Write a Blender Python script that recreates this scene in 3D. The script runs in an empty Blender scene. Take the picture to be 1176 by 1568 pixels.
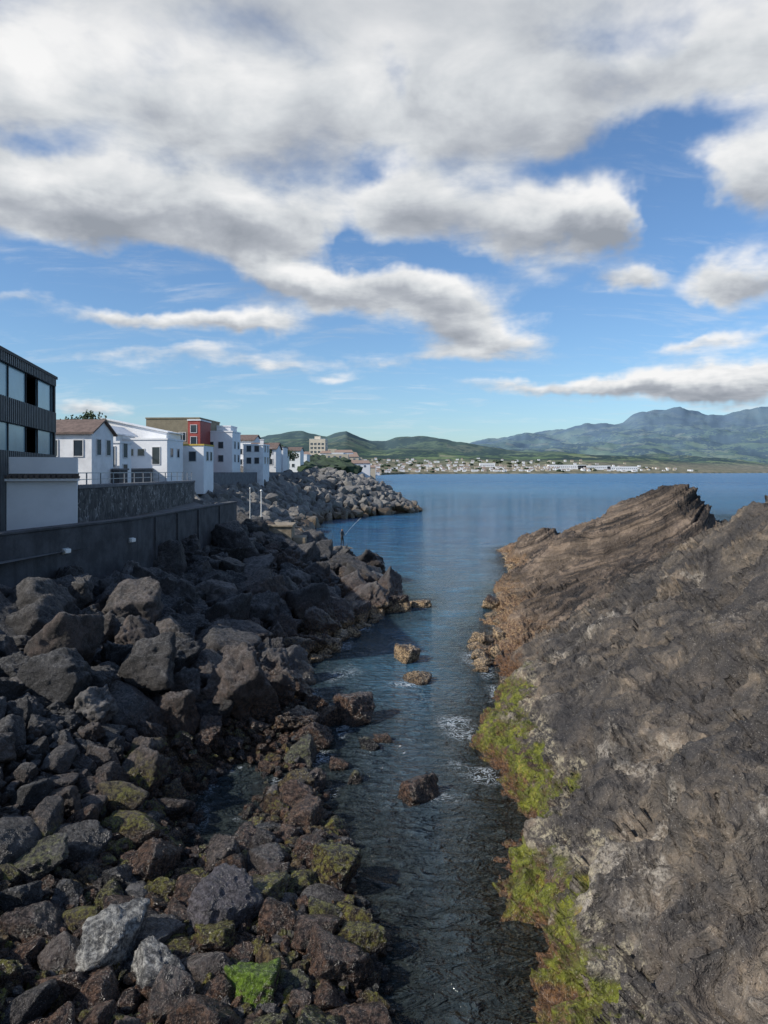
import bpy, bmesh, math, random
import numpy as np
from mathutils import Vector, Matrix, Quaternion
random.seed(7); rng=np.random.default_rng(11)
scene=bpy.context.scene
H=7.6
# ------------------------------------------------------------ node helpers
class NT:
    def __init__(s,tree): s.t=tree; s.N=tree.nodes; s.L=tree.links
    def put(s,sock,v):
        if v is None: return
        if isinstance(v,bpy.types.NodeSocket): s.L.new(v,sock)
        else:
            if hasattr(sock,'default_value'):
                try: sock.default_value=v
                except Exception:
                    sock.default_value=(v[0],v[1],v[2],1.0) if hasattr(v,'__len__') else (v,v,v)
    def m(s,op,a,b=None,c=None,clamp=False):
        n=s.N.new('ShaderNodeMath'); n.operation=op; n.use_clamp=clamp
        s.put(n.inputs[0],a); s.put(n.inputs[1],b); s.put(n.inputs[2],c); return n.outputs[0]
    def vm(s,op,a,b=None,out=0):
        n=s.N.new('ShaderNodeVectorMath'); n.operation=op
        s.put(n.inputs[0],a); s.put(n.inputs[1],b); return n.outputs[out]
    def scale(s,a,k):
        n=s.N.new('ShaderNodeVectorMath'); n.operation='SCALE'; s.put(n.inputs[0],a); s.put(n.inputs['Scale'],k); return n.outputs[0]
    def noise(s,vec,scale,detail=5,rough=.55,dist=0,out=0):
        n=s.N.new('ShaderNodeTexNoise'); s.put(n.inputs['Vector'],vec)
        n.inputs['Scale'].default_value=scale; n.inputs['Detail'].default_value=detail
        n.inputs['Roughness'].default_value=rough; n.inputs['Distortion'].default_value=dist
        return n.outputs[out]
    def voro(s,vec,scale,feature='F1',out=0):
        n=s.N.new('ShaderNodeTexVoronoi'); n.feature=feature; s.put(n.inputs['Vector'],vec); n.inputs['Scale'].default_value=scale
        return n.outputs[out]
    def mix(s,f,a,b,blend='MIX'):
        n=s.N.new('ShaderNodeMix'); n.data_type='RGBA'; n.blend_type=blend
        s.put(n.inputs[0],f); s.put(n.inputs[6],a); s.put(n.inputs[7],b); return n.outputs[2]
    def ss(s,v,lo,hi,a=0.,b=1.):
        n=s.N.new('ShaderNodeMapRange'); n.interpolation_type='SMOOTHSTEP'; s.put(n.inputs[0],v)
        n.inputs[1].default_value=lo; n.inputs[2].default_value=hi; n.inputs[3].default_value=a; n.inputs[4].default_value=b
        return n.outputs[0]
    def ramp(s,f,stops,interp='LINEAR'):
        n=s.N.new('ShaderNodeValToRGB'); cr=n.color_ramp; cr.interpolation=interp
        while len(cr.elements)<len(stops): cr.elements.new(.5)
        for e,(p,c) in zip(cr.elements,stops): e.position=p; e.color=(c[0],c[1],c[2],1)
        s.put(n.inputs[0],f); return n.outputs[0]
    def sep(s,v):
        n=s.N.new('ShaderNodeSeparateXYZ'); s.put(n.inputs[0],v); return n.outputs
    def comb(s,x,y,z):
        n=s.N.new('ShaderNodeCombineXYZ'); s.put(n.inputs[0],x); s.put(n.inputs[1],y); s.put(n.inputs[2],z); return n.outputs[0]
    def bump(s,h,strength=.5,dist=.1,normal=None):
        n=s.N.new('ShaderNodeBump'); n.inputs['Strength'].default_value=strength; n.inputs['Distance'].default_value=dist
        s.put(n.inputs['Height'],h)
        if normal is not None: s.put(n.inputs['Normal'],normal)
        return n.outputs[0]
def newmat(name):
    m=bpy.data.materials.new(name); m.use_nodes=True; t=NT(m.node_tree)
    b=m.node_tree.nodes['Principled BSDF']; 
    return m,t,b
def geo(t): return t.N.new('ShaderNodeNewGeometry').outputs
def simple(name,col,rough=.8,var=.25,scale=1.5,metal=0,bumpd=.0,col2=None):
    m,t,b=newmat(name); P=geo(t)['Position']
    n=t.noise(P,scale,6,.65)
    c2=col2 or tuple(c*(1-var*1.6) for c in col)
    c=t.mix(t.ss(n,.35,.65),c2,col)
    t.put(b.inputs['Base Color'],c); b.inputs['Roughness'].default_value=rough; b.inputs['Metallic'].default_value=metal
    if bumpd: t.put(b.inputs['Normal'],t.bump(t.noise(P,scale*8,5,.6),.6,bumpd))
    return m
# ------------------------------------------------------------ mesh helpers
def link(o,parent=None):
    scene.collection.objects.link(o)
    if parent: o.parent=parent
    return o
def empty(name,loc=(0,0,0),rz=0):
    e=bpy.data.objects.new(name,None); e.location=loc; e.rotation_euler=(0,0,rz); e.empty_display_size=.3
    return link(e)
class MB:
    def __init__(s): s.v=[];s.f=[];s.m=[]
    def box(s,x0,x1,y0,y1,z0,z1,m=0):
        b=len(s.v)
        s.v+=[(x0,y0,z0),(x1,y0,z0),(x1,y1,z0),(x0,y1,z0),(x0,y0,z1),(x1,y0,z1),(x1,y1,z1),(x0,y1,z1)]
        s.f+=[tuple(b+i for i in q) for q in ((0,3,2,1),(4,5,6,7),(0,1,5,4),(1,2,6,5),(2,3,7,6),(3,0,4,7))]; s.m+=[m]*6
    def poly(s,pts,m=0):
        b=len(s.v); s.v+=[tuple(p) for p in pts]; s.f.append(tuple(range(b,b+len(pts)))); s.m.append(m)
    def seg(s,p,q,t,z0,z1,m=0):
        p=Vector(p);q=Vector(q);d=(q-p).normalized();n=Vector((-d.y,d.x))*t
        z0a,z0b=z0 if hasattr(z0,'__len__') else (z0,z0); z1a,z1b=z1 if hasattr(z1,'__len__') else (z1,z1)
        b=len(s.v); A=p;B=q;C=q+n;D=p+n
        s.v+=[(A.x,A.y,z0a),(B.x,B.y,z0b),(C.x,C.y,z0b),(D.x,D.y,z0a),(A.x,A.y,z1a),(B.x,B.y,z1b),(C.x,C.y,z1b),(D.x,D.y,z1a)]
        s.f+=[tuple(b+i for i in q_) for q_ in ((0,3,2,1),(4,5,6,7),(0,1,5,4),(1,2,6,5),(2,3,7,6),(3,0,4,7))]; s.m+=[m]*6
    def build(s,name,mats,parent=None,bevel=0):
        me=bpy.data.meshes.new(name); me.from_pydata(s.v,[],s.f)
        for m in mats: me.materials.append(m)
        me.polygons.foreach_set('material_index',s.m); me.update()
        o=bpy.data.objects.new(name,me); link(o,parent)
        if bevel:
            md=o.modifiers.new('bevel','BEVEL'); md.width=bevel; md.segments=2
        return o
def gridmesh(name,V,nr,nc,mat,smooth=True,attrs=None):
    me=bpy.data.meshes.new(name); n=nr*nc
    me.vertices.add(n); me.vertices.foreach_set('co',V.astype(np.float32).ravel())
    idx=np.arange(n).reshape(nr,nc)
    q=np.stack([idx[:-1,:-1],idx[:-1,1:],idx[1:,1:],idx[1:,:-1]],-1).reshape(-1,4)
    k=len(q); me.loops.add(k*4); me.loops.foreach_set('vertex_index',q.ravel().astype(np.int32))
    me.polygons.add(k); me.polygons.foreach_set('loop_start',(np.arange(k)*4).astype(np.int32))
    me.polygons.foreach_set('use_smooth',np.full(k,smooth))
    me.update(calc_edges=True)
    if attrs:
        for a,val in attrs.items():
            at=me.attributes.new(a,'FLOAT','POINT'); at.data.foreach_set('value',val.astype(np.float32).ravel())
    me.materials.append(mat); me.validate()
    o=bpy.data.objects.new(name,me); return link(o)
# ------------------------------------------------------------ numpy noise
_pr=np.random.default_rng(3); PERM=_pr.permutation(512).astype(np.int64); PERM=np.concatenate([PERM,PERM])
G=_pr.normal(size=(512,3)); G/=np.linalg.norm(G,axis=1)[:,None]
def pn(P):
    i=np.floor(P).astype(np.int64); f=P-i; u=f*f*f*(f*(f*6-15)+10); i&=511
    r=0
    for dx in (0,1):
        wx=u[:,0] if dx else 1-u[:,0]; hx=PERM[(i[:,0]+dx)&511]
        for dy in (0,1):
            wy=u[:,1] if dy else 1-u[:,1]; hy=PERM[(hx+i[:,1]+dy)&511]
            for dz in (0,1):
                wz=u[:,2] if dz else 1-u[:,2]; h=PERM[(hy+i[:,2]+dz)&511]
                g=G[h]; d=g[:,0]*(f[:,0]-dx)+g[:,1]*(f[:,1]-dy)+g[:,2]*(f[:,2]-dz)
                r=r+wx*wy*wz*d
    return r*1.5
def fbm(P,octv=5,gain=.5,ridged=False):
    a=1;s=0;P=P+17.3
    for o in range(octv):
        n=pn(P*(2.03**o)+o*31.7)
        s=s+a*((.5-np.abs(n)) if ridged else n); a*=gain
    return s
class Surf:
    def __init__(s,pts):
        p=np.array(pts,float); s.xy=p[:,:2]; n=len(p)
        d=np.linalg.norm(s.xy[:,None]-s.xy[None],axis=2)
        A=np.zeros((n+3,n+3)); A[:n,:n]=d-np.eye(n)*.02; A[:n,n]=1; A[:n,n+1:]=s.xy; A[n,:n]=1; A[n+1:,:n]=s.xy.T
        s.w=np.linalg.lstsq(A,np.concatenate([p[:,2],[0,0,0]]),rcond=None)[0]
    def __call__(s,X,Y):
        X=np.asarray(X,float);sh=X.shape;X=X.ravel();Y=np.asarray(Y,float).ravel(); out=np.empty(len(X)); n=len(s.xy)
        for k in range(0,len(X),60000):
            x=X[k:k+60000];y=Y[k:k+60000]
            d=np.sqrt((x[:,None]-s.xy[None,:,0])**2+(y[:,None]-s.xy[None,:,1])**2+.01)
            out[k:k+60000]=d@s.w[:n]+s.w[n]+s.w[n+1]*x+s.w[n+2]*y
        return out.reshape(sh)
# ------------------------------------------------------------ terrain survey points
wR=[(1.7,3),(1.8,7),(1.95,10.2),(2.05,11.8),(2.35,14.9),(2.9,17.6),(2.8,20.5),(3.0,22.8),(4.0,25),(4.2,27),(4.1,31),(5.06,35.4),(6.4,40),(7.6,47),(9.6,52.8),(10.6,60),(11.6,67),(12.6,74)]
ptsR=[(x,y,0) for x,y in wR]+[(x-1.5,y,-1.3) for x,y in wR]+[(x-4,y,-3) for x,y in wR[::2]]
ptsR+=[(2.93,11,1.2),(3.0,13.5,1.1),(2.7,8.5,1.1),(3.78,17,1.1),(4.9,13.5,2.1),(6.9,19,2.95),(9.95,22,4.2),(10.4,20,5.3),(13,25,6.65),(5.97,11.5,3.76),(3.97,7.65,1.95),
 (4.2,5,2.3),(8,8,4.6),(11,12,6.3),(12,17,6.7),(16,20,8),(18,12,8.2),(15,5,7),(13.4,30,4.75),(15.2,32,4.2),(17.5,35,3.9),(18,28,6.0),(22,28,6.5),(24,18,8.5),
 (6.26,22.7,2.05),(9.2,28.8,3.0),(11.6,29,4.4),(4.0,20.5,1.2),(4.3,23,1.0),(5.4,25.5,1.2),(5.2,28,1.0),(7.2,30.5,.55),(8.6,33,1.4),(6.6,35,.9),
 (17,42,6.9),(15.6,43,6.4),(14,45,5.4),(11.9,48,3.5),(12.2,38,3.2),(14,35,4.0),(16,38.5,5.2),(10.3,43,1.95),(8.8,43,.9),(9.6,38.5,1.6),(18,42,5.7),(18.7,42,4.2),(18.6,39.5,4.2),(17.2,45.5,4),(15,48.5,3),(12.8,52,1.6),
 (20,46,2),(19,52,0),(22,40,3),(26,40,3),(24,50,0),(13.3,62,3.0),(12.3,67,1.7),(12.6,57,1.7),(14.6,70,1.2),(16,60,1.3),(18,66,-1),(15,76,-1.5),(20,58,-1.5),(30,45,1),(30,30,5),(30,60,-3),(20,80,-3)]
SR=Surf(ptsR)
wL=[(.2,4),(0,8),(-.1,10.2),(-.1,12),(-.5,12.9),(-.86,14.9),(-1.5,17),(-1.9,18.8),(-1.9,21),(-1.5,23),(-2.7,24.5),(-3.2,28.5),(-2.1,31),(-1.4,35),(.1,40),(.6,43),(-.8,51),(-4.7,59),(-7.1,67),(-9.5,80),(-10.5,98),(-10.5,113),(-3.1,126),(6,140),(4.5,152),(-2,165)]
ptsL=[(x,y,0) for x,y in wL]+[(x+1.6,y,-1.1) for x,y in wL]+[(x+5,y,-2.8) for x,y in wL[::2]]
ptsL+=[(-5.9,11.3,.4),(-4.8,9.3,.3),(-5,5,.5),(-3,12,.15),(-1.6,13,.1),(-7.3,14,1.3),(-5.3,15.5,.65),(-7.1,16.5,1.6),(-3.4,15.5,-.4),(-3.7,18.6,-.5),(-3.6,17.2,-.5),(-2.5,17,.15),(-2.6,19,.15),(-2.4,15.5,.15),(-4.9,18.5,.55),(-5.2,20.5,.9),(-3.2,21,.35),(-2.6,22.5,.3),(-9.6,18.5,2.4),(-7.2,21,1.7),(-12,22,2.7),(-10,24,2.5),
 (-12.6,25,2.7),(-10.3,30,2.3),(-10.6,33.5,2.3),(-9.8,42,2.2),(-9.9,50,2.9),(-7.7,42,1.2),(-6,36,1.1),(-4,29,.2),(-5,32,.6),(-3.8,40,.7),(-3,35,.4),(-7.3,56,1.2),(-6.4,62,.9),(-2.4,52,.6),(-11,60,2.4),(-10,70,.9),
 (-10,10,2.3),(-14,14,3.3),(-14,5,3),(-30,10,4.2),(-16,30,4.3),(-13.5,36,4.3),(-18,40,4.4),(-15,52,4.4),(-30,30,4.4),(-26,62,6.2),(-45,60,7),(-20,76,3.4),(-16,70,2.8),(-15,92,2.0),(-26,92,5.6),(-18,120,5.9),(-13,112,2.8),(-8,138,5.7),(-3.5,149,5.3),(1.4,146.5,3.0),(-6,128,2.2),(0,136,2.2),(-10,160,6.0),(-30,140,7.2),(-60,120,8),(-60,90,7.8),(-30,175,7.4),(-70,175,8)]
SL=Surf(ptsL)
# ------------------------------------------------------------ materials
def mat_right():
    m,t,b=newmat('cliff_basalt'); g=geo(t); P=g['Position']; x,y,z=t.sep(P); nz=t.sep(g['Normal'])[2]
    bed=t.comb(t.m('MULTIPLY',t.m('SUBTRACT',z,t.m('MULTIPLY',x,.62)),1.0),t.m('ADD',t.m('MULTIPLY',x,.35),t.m('MULTIPLY',z,.2)),t.m('MULTIPLY',y,.45))
    big=t.noise(P,.42,4,.6,.6); med=t.noise(P,2.0,6,.62,.5); fine=t.noise(P,14,4,.68)
    bd=t.noise(bed,2.2,6,.62,.4)
    pe=t.noise(P,42,2,.6)
    col=t.ramp(t.m('ADD',t.m('MULTIPLY',big,.4),t.m('ADD',t.m('MULTIPLY',med,.25),t.m('MULTIPLY',bd,.35))),[(.41,(.036,.033,.032)),(.47,(.074,.065,.058)),(.525,(.120,.100,.080)),(.575,(.20,.158,.118)),(.63,(.32,.255,.185))])
    lich=t.m('MULTIPLY',t.ss(t.noise(t.vm('ADD',P,(9,2,5)),.36,6,.68,.5),.53,.63),t.ss(t.m('ADD',t.m('MULTIPLY',fine,.5),t.m('MULTIPLY',bd,.5)),.45,.55))
    col=t.mix(t.m('MULTIPLY',lich,.7),col,(.38,.34,.285,1))
    dk=t.ss(t.noise(t.vm('ADD',P,(3,12,1)),.45,6,.62),.48,.57)
    col=t.mix(t.m('MULTIPLY',dk,.66),col,(.038,.036,.037,1))
    stra=t.noise(t.comb(t.m('ADD',t.m('MULTIPLY',z,3.8),t.m('MULTIPLY',x,-1.95)),t.m('MULTIPLY',x,.12),t.m('MULTIPLY',y,.15)),1.2,5,.65)
    far=t.ss(t.m('ADD',y,t.m('MULTIPLY',x,-.2)),28.5,31)
    scol=t.ramp(stra,[(.36,(.020,.017,.016)),(.43,(.085,.064,.050)),(.52,(.21,.155,.112)),(.70,(.34,.26,.19))])
    scol=t.mix(t.ss(big,.42,.58),t.scale(scol,.5),scol)
    col=t.mix(t.m('MULTIPLY',far,.9),col,scol)
    zz=t.m('ADD',z,t.m('MULTIPLY',t.m('SUBTRACT',med,.5),1.6))
    low=t.ss(zz,.25,1.0,1,0)
    rust=t.mix(t.ss(fine,.4,.6),(.06,.028,.015,1),(.17,.085,.035,1))
    rust=t.mix(far,rust,t.mix(t.ss(fine,.4,.6),(.11,.045,.025,1),(.38,.26,.14,1)))
    col=t.mix(t.m('MULTIPLY',low,.88),col,rust)
    near=t.ss(y,24,27,1,0)
    zb=t.m('ADD',z,t.m('MULTIPLY',t.m('SUBTRACT',t.noise(P,.9,6,.62,.4),.5),1.7))
    al=t.m('MULTIPLY',t.m('MULTIPLY',t.ss(zb,.05,.3),t.ss(zb,.74,.95,1,0)),near)
    al=t.m('MULTIPLY',al,t.ss(t.noise(t.vm('ADD',P,(2,7,1)),1.9,7,.74),.40,.50))
    acol=t.ramp(t.noise(P,2.3,7,.75,.5),[(.36,(.080,.045,.016)),(.44,(.075,.075,.014)),(.52,(.115,.135,.012)),(.60,(.17,.18,.016)),(.70,(.27,.20,.055))])
    acol=t.scale(acol,t.m('ADD',t.m('MULTIPLY',fine,1.5),.25))
    col=t.mix(t.m('MULTIPLY',al,.9),col,acol)
    wb=t.m('MULTIPLY',t.m('MULTIPLY',t.ss(zb,.82,.98),t.ss(zb,1.08,1.28,1,0)),t.ss(t.noise(P,5,6,.75),.48,.58))
    wb=t.m('MULTIPLY',wb,near); col=t.mix(t.m('MULTIPLY',wb,.65),col,(.42,.37,.26,1))
    dz=t.ss(z,-.05,.14,1,0); col=t.mix(t.m('MULTIPLY',dz,.35),col,(.03,.025,.015,1))
    col=t.mix(t.m('MULTIPLY',t.ss(pe,.62,.7),.6),col,(.36,.33,.29,1)); col=t.mix(t.m('MULTIPLY',t.ss(pe,.28,.38,1,0),.6),col,(.02,.018,.016,1))
    ao=t.m('ADD',t.m('MULTIPLY',fine,1.1),.47)
    t.put(b.inputs['Base Color'],t.scale(col,ao)); t.put(b.inputs['Roughness'],t.ss(z,.0,.9,.25,.88)); b.inputs['Specular IOR Level'].default_value=.35
    h=t.m('ADD',t.m('MULTIPLY',med,.55),t.m('ADD',t.m('MULTIPLY',fine,.16),t.m('MULTIPLY',pe,.05))); h=t.m('ADD',h,t.m('MULTIPLY',bd,.75)); h=t.m('ADD',h,t.m('MULTIPLY',far,t.m('MULTIPLY',stra,1.1)))
    t.put(b.inputs['Normal'],t.bump(h,1,.40)); return m
def mat_boulder(name,force=None):
    m,t,b=newmat(name); g=geo(t); P=g['Position']; x,y,z=t.sep(P); nz=t.sep(g['Normal'])[2]
    R=t.N.new('ShaderNodeObjectInfo').outputs['Random']
    med=t.noise(P,2.6,6,.68,.3); fine=t.noise(P,12,5,.75); pe=t.noise(P,48,2,.6)
    base=t.ramp(R,[(0,(.014,.014,.015)),(.3,(.033,.032,.033)),(.5,(.022,.019,.018)),(.7,(.062,.059,.058)),(.85,(.050,.034,.027)),(1,(.13,.125,.12))])
    col=t.mix(t.ss(med,.38,.64),t.scale(base,.45),t.scale(base,1.6))
    col=t.mix(t.m('MULTIPLY',t.ss(nz,.35,.95),t.m('MULTIPLY',t.ss(fine,.42,.6),.5)),col,(.150,.146,.140,1))  # top highlight painted in: upward faces get a lighter grey
    R2=t.m('FRACT',t.m('MULTIPLY',R,17.3)); R3=t.m('FRACT',t.m('MULTIPLY',R,51.7))
    zz=t.m('ADD',z,t.m('MULTIPLY',t.m('SUBTRACT',med,.5),1.4))
    low=t.m('MULTIPLY',t.ss(zz,.6,2.1,1,0),t.ss(R3,.05,.5))
    brown=t.mix(t.ss(fine,.4,.62),(.018,.010,.007,1),(.115,.062,.036,1))
    col=t.mix(t.m('MULTIPLY',low,.8),col,brown)
    nearm=t.ss(y,18,23,1,0)
    al=t.m('MULTIPLY',t.m('MULTIPLY',t.ss(zz,.0,.3),t.ss(zz,.9,1.4,1,0)),t.m('MULTIPLY',t.ss(R2,.52,.85),t.ss(nz,-.1,.6)))
    al=t.m('MULTIPLY',al,t.m('MAXIMUM',nearm,.25)); al=t.m('MULTIPLY',al,t.ss(fine,.40,.60))
    col=t.mix(t.m('MULTIPLY',al,.85),col,t.mix(t.noise(P,4,3),(.055,.055,.012,1),(.17,.18,.02,1)))
    tan=t.m('MULTIPLY',t.ss(y,24,30),t.m('MULTIPLY',t.ss(y,75,85,1,0),t.ss(zz,.3,.65,1,0)))
    col=t.mix(t.m('MULTIPLY',tan,t.ss(fine,.38,.6)),col,(.42,.30,.17,1))
    if force=='green': col=t.mix(t.ss(t.m('ADD',nz,t.m('SUBTRACT',med,.5)),-.1,.4),col,t.mix(t.ss(fine,.35,.65),(.035,.06,.008,1),(.12,.19,.02,1)))
    if force=='pale': col=t.mix(t.ss(t.m('ADD',t.m('MULTIPLY',fine,.6),t.m('MULTIPLY',med,.4)),.42,.6),(.07,.07,.07,1),(.36,.35,.32,1))
    if force=='grey': col=t.mix(t.ss(fine,.3,.7),(.05,.044,.048,1),(.12,.11,.118,1))
    if force=='far':
        col=t.mix(R,t.mix(t.ss(med,.3,.7),(.08,.077,.075,1),(.15,.145,.14,1)),t.mix(t.ss(med,.3,.7),(.14,.135,.125,1),(.26,.245,.22,1)))
        col=t.mix(t.ss(z,.8,2.2,1,0),col,(.10,.070,.04,1))
    wet=t.ss(z,-.05,.25,1,0); col=t.mix(t.m('MULTIPLY',wet,.5),col,(.012,.010,.008,1))
    if force!='far':
        col=t.scale(col,t.m('ADD',t.m('MULTIPLY',fine,2.3),-.12))
        col=t.mix(t.m('MULTIPLY',t.ss(pe,.6,.7),.6),col,(.26,.25,.23,1))
    t.put(b.inputs['Base Color'],col); t.put(b.inputs['Roughness'],t.ss(zz,.5,2.2,.20,.70))
    h=t.m('ADD',t.m('MULTIPLY',med,.5),t.m('ADD',t.m('MULTIPLY',fine,.34),t.m('MULTIPLY',pe,.06)))
    t.put(b.inputs['Normal'],t.bump(h,1,.26 if force!='far' else .2)); return m
M_cliff=mat_right(); M_b=mat_boulder('basalt_boulder'); M_bg=mat_boulder('algae_boulder',force='green'); M_bp=mat_boulder('pale_boulder',force='pale'); M_bgr=mat_boulder('grey_boulder',force='grey'); M_bf=mat_boulder('riprap_stone',force='far')
# ------------------------------------------------------------ right cliff
ny,nx=860,820
ys=3*np.exp(np.linspace(0,math.log(80/3),ny)); 
s=np.linspace(0,1,nx); X0=np.interp(ys,[w[1] for w in wR],[w[0] for w in wR])-1.6
Wd=np.interp(ys,[3,20,40,80],[16,20,20,22])
Xg=X0[:,None]+(s**1.35)[None,:]*Wd[:,None]; Yg=np.repeat(ys[:,None],nx,1)
Z=SR(Xg,Yg)
P=np.stack([Xg,Yg,Z],-1)
def normals(P):
    du=np.gradient(P,axis=1); dv=np.gradient(P,axis=0); n=np.cross(du,dv); n/=np.linalg.norm(n,axis=2)[:,:,None]+1e-9
    n[n[:,:,2]<0]*=-1; return n
N=normals(P); F=P.reshape(-1,3)
warp=np.stack([fbm(F*.5+5,3),fbm(F*.5+50,3),fbm(F*.5+90,3)],-1)
Fw=F+warp*.7
big=fbm(Fw*np.array([.35,.35,.5]),4)
rid=fbm(Fw*np.array([.9,.7,1.2]),5,.55,True)
fin=fbm(Fw*3.2,4,.55)
farm=np.clip((F[:,1]-.2*F[:,0]-28)/4,0,1)
st=(F[:,2]*1.0-F[:,0]*.50+F[:,1]*.05)+.14*big
saw=lambda v:(v-np.floor(v))
terr=.6*np.clip(saw(st*.8)*4-2.6,0,1)+.3*np.clip(saw(st*2.3+.3)*3-1.7,0,1)+.14*saw(st*5.1)
cr=np.abs(fbm(Fw*.8+7,3)); crack=-np.clip(.07-cr,0,1)*2.6
cr2=np.abs(fbm(Fw*1.9+27,3)); crack2=-np.clip(.06-cr2,0,1)*1.4
lowm=np.clip(1-(F[:,2]-.2)/1.3,0,1)
stn=F[:,2]*.9-F[:,0]*.62+F[:,1]*.10+.55*big+.12*fbm(Fw*1.1+3,3)
l1=saw(stn*.75); l2=saw(stn*2.1+.4)
patch=np.clip(fbm(F*.25+70,2)*2+.6,0,1)
terrn=(.30*np.clip(l1*6-5,0,1)+.20*l1)+(.10*np.clip(l2*5-4,0,1)+.06*l2)*patch
disp=(.42*big+.22*(rid-.5))*(1-.5*farm*(1-lowm))+.06*fin*(1-.3*farm)+crack*(1-.8*farm)+crack2*(1-.5*farm)+ terr*.45*farm + .75*terrn*(1-farm)*(1-.6*lowm)-.18*(1-farm)+lowm*.28*(rid-.5)
F2=F+N.reshape(-1,3)*disp[:,None]
gridmesh('rocky_cliff',F2,ny,nx,M_cliff)
# ------------------------------------------------------------ left ground
ysl=4*np.exp(np.linspace(0,math.log(178/4),420)); sl=np.linspace(0,1,420)
XR=np.interp(ysl,[w[1] for w in wL],[w[0] for w in wL])+2.5
Xl=XR[:,None]-(sl**1.5)[None,:]*75; Yl=np.repeat(ysl[:,None],420,1); Zl=SL(Xl,Yl)
Fl=np.stack([Xl,Yl,Zl],-1).reshape(-1,3)
am=np.clip((-Fl[:,0]-14)/4,0,1)
Fl[:,2]+=(.35*fbm(Fl*.6,5,.55,True)-.25+.06*fbm(Fl*3,4))*(1-am)-.1*am
gridmesh('lava_shore_ground',Fl,420,420,M_b)
# ------------------------------------------------------------ boulder meshes
def rockmesh(seed,sub=4,p=16,k=15,asp=(1,.85,.7),noi=1.0,mat=None,name='boulder_mesh'):
    r=np.random.default_rng(seed); bm=bmesh.new(); bmesh.ops.create_icosphere(bm,subdivisions=sub,radius=1)
    me=bpy.data.meshes.new(name); bm.to_mesh(me); bm.free()
    n=len(me.vertices); co=np.empty(n*3); me.vertices.foreach_get('co',co); co=co.reshape(-1,3); co/=np.linalg.norm(co,axis=1)[:,None]
    nn=r.normal(size=(k,3)); nn/=np.linalg.norm(nn,axis=1)[:,None]; d=r.uniform(.56,1.0,k)
    for a in ((0,0,1),(0,0,-1),(1,0,0),(-1,0,0),(0,1,0),(0,-1,0)):
        nn=np.vstack([nn,a]); d=np.append(d,r.uniform(.85,1.05))
    q=np.clip(co@nn.T,0,None)/d; R=(q**p).sum(1)**(-1/p)
    q0=co*R[:,None]
    R=R*(1+noi*(.11*fbm(q0*1.3+seed*3.7,3)+.12*(fbm(q0*2.3+seed,5,.55,True)-.5)+(.04*fbm(q0*7+seed,3,.6) if sub>3 else 0)))
    co=co*R[:,None]*np.array(asp); me.vertices.foreach_set('co',co.ravel())
    me.polygons.foreach_set('use_smooth',np.ones(len(me.polygons),bool)); me.update()
    me.materials.append(mat); return me
rocksA=[rockmesh(i,5,[50,36,70,44][i%4],[8,11,7,12][i%4],[(1,.85,.8),(1,.65,.8),(1,.9,.55),(1,.75,1)][i%4],.85+.4*(i%3),M_b) for i in range(18)]
rocksR=[rockmesh(50+i,5,[12,18,28][i%3],[13,12,14][i%3],[(1,.85,.75),(1,.8,.85),(1,.95,.65),(1,.75,.9)][i%4],.45+.3*(i%3),M_b) for i in range(14)]
riprap=[rockmesh(100+i,3,60,7,[(1,.7,.7),(1,.85,.55),(1,.6,.6)][i%3],.35,M_bf,'riprap_mesh') for i in range(12)]
for me_ in riprap: me_.polygons.foreach_set('use_smooth',np.zeros(len(me_.polygons),bool))
def dart(n,sampler,rad,exist,over=.72):
    out=[]
    for _ in range(n):
        x,y=sampler(); r=rad(x,y)
        if exist:
            A=np.array(exist); 
            if ((A[:,0]-x)**2+(A[:,1]-y)**2<(over*(A[:,2]+r))**2).any(): continue
        exist.append((x,y,r)); out.append((x,y,r))
    return out
def place(mesh,par,x,y,z,r,name='boulder',tilt=.6,sq=1):
    o=bpy.data.objects.new(name,mesh); o.location=(x,y,z); o.rotation_euler=(random.uniform(-tilt,tilt),random.uniform(-tilt,tilt),random.uniform(0,6.28))
    o.scale=(r,r,r*sq); link(o,par); return o
shore=empty('boulder_shore'); xwL=lambda y:np.interp(y,[w[1] for w in wL],[w[0] for w in wL])
def wallx(y): return np.interp(y,[0,25,33.5,51.7,80],[-16,-13,-11.1,-10.4,-17])
def samp(y0,y1,extra=.5):
    def f():
        y=y0*math.exp(random.random()*math.log(y1/y0)); a=wallx(y)+.3; a=max(a,-.56*y-1.5); b=xwL(y)+extra
        return random.uniform(a,b),y
    return f
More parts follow.
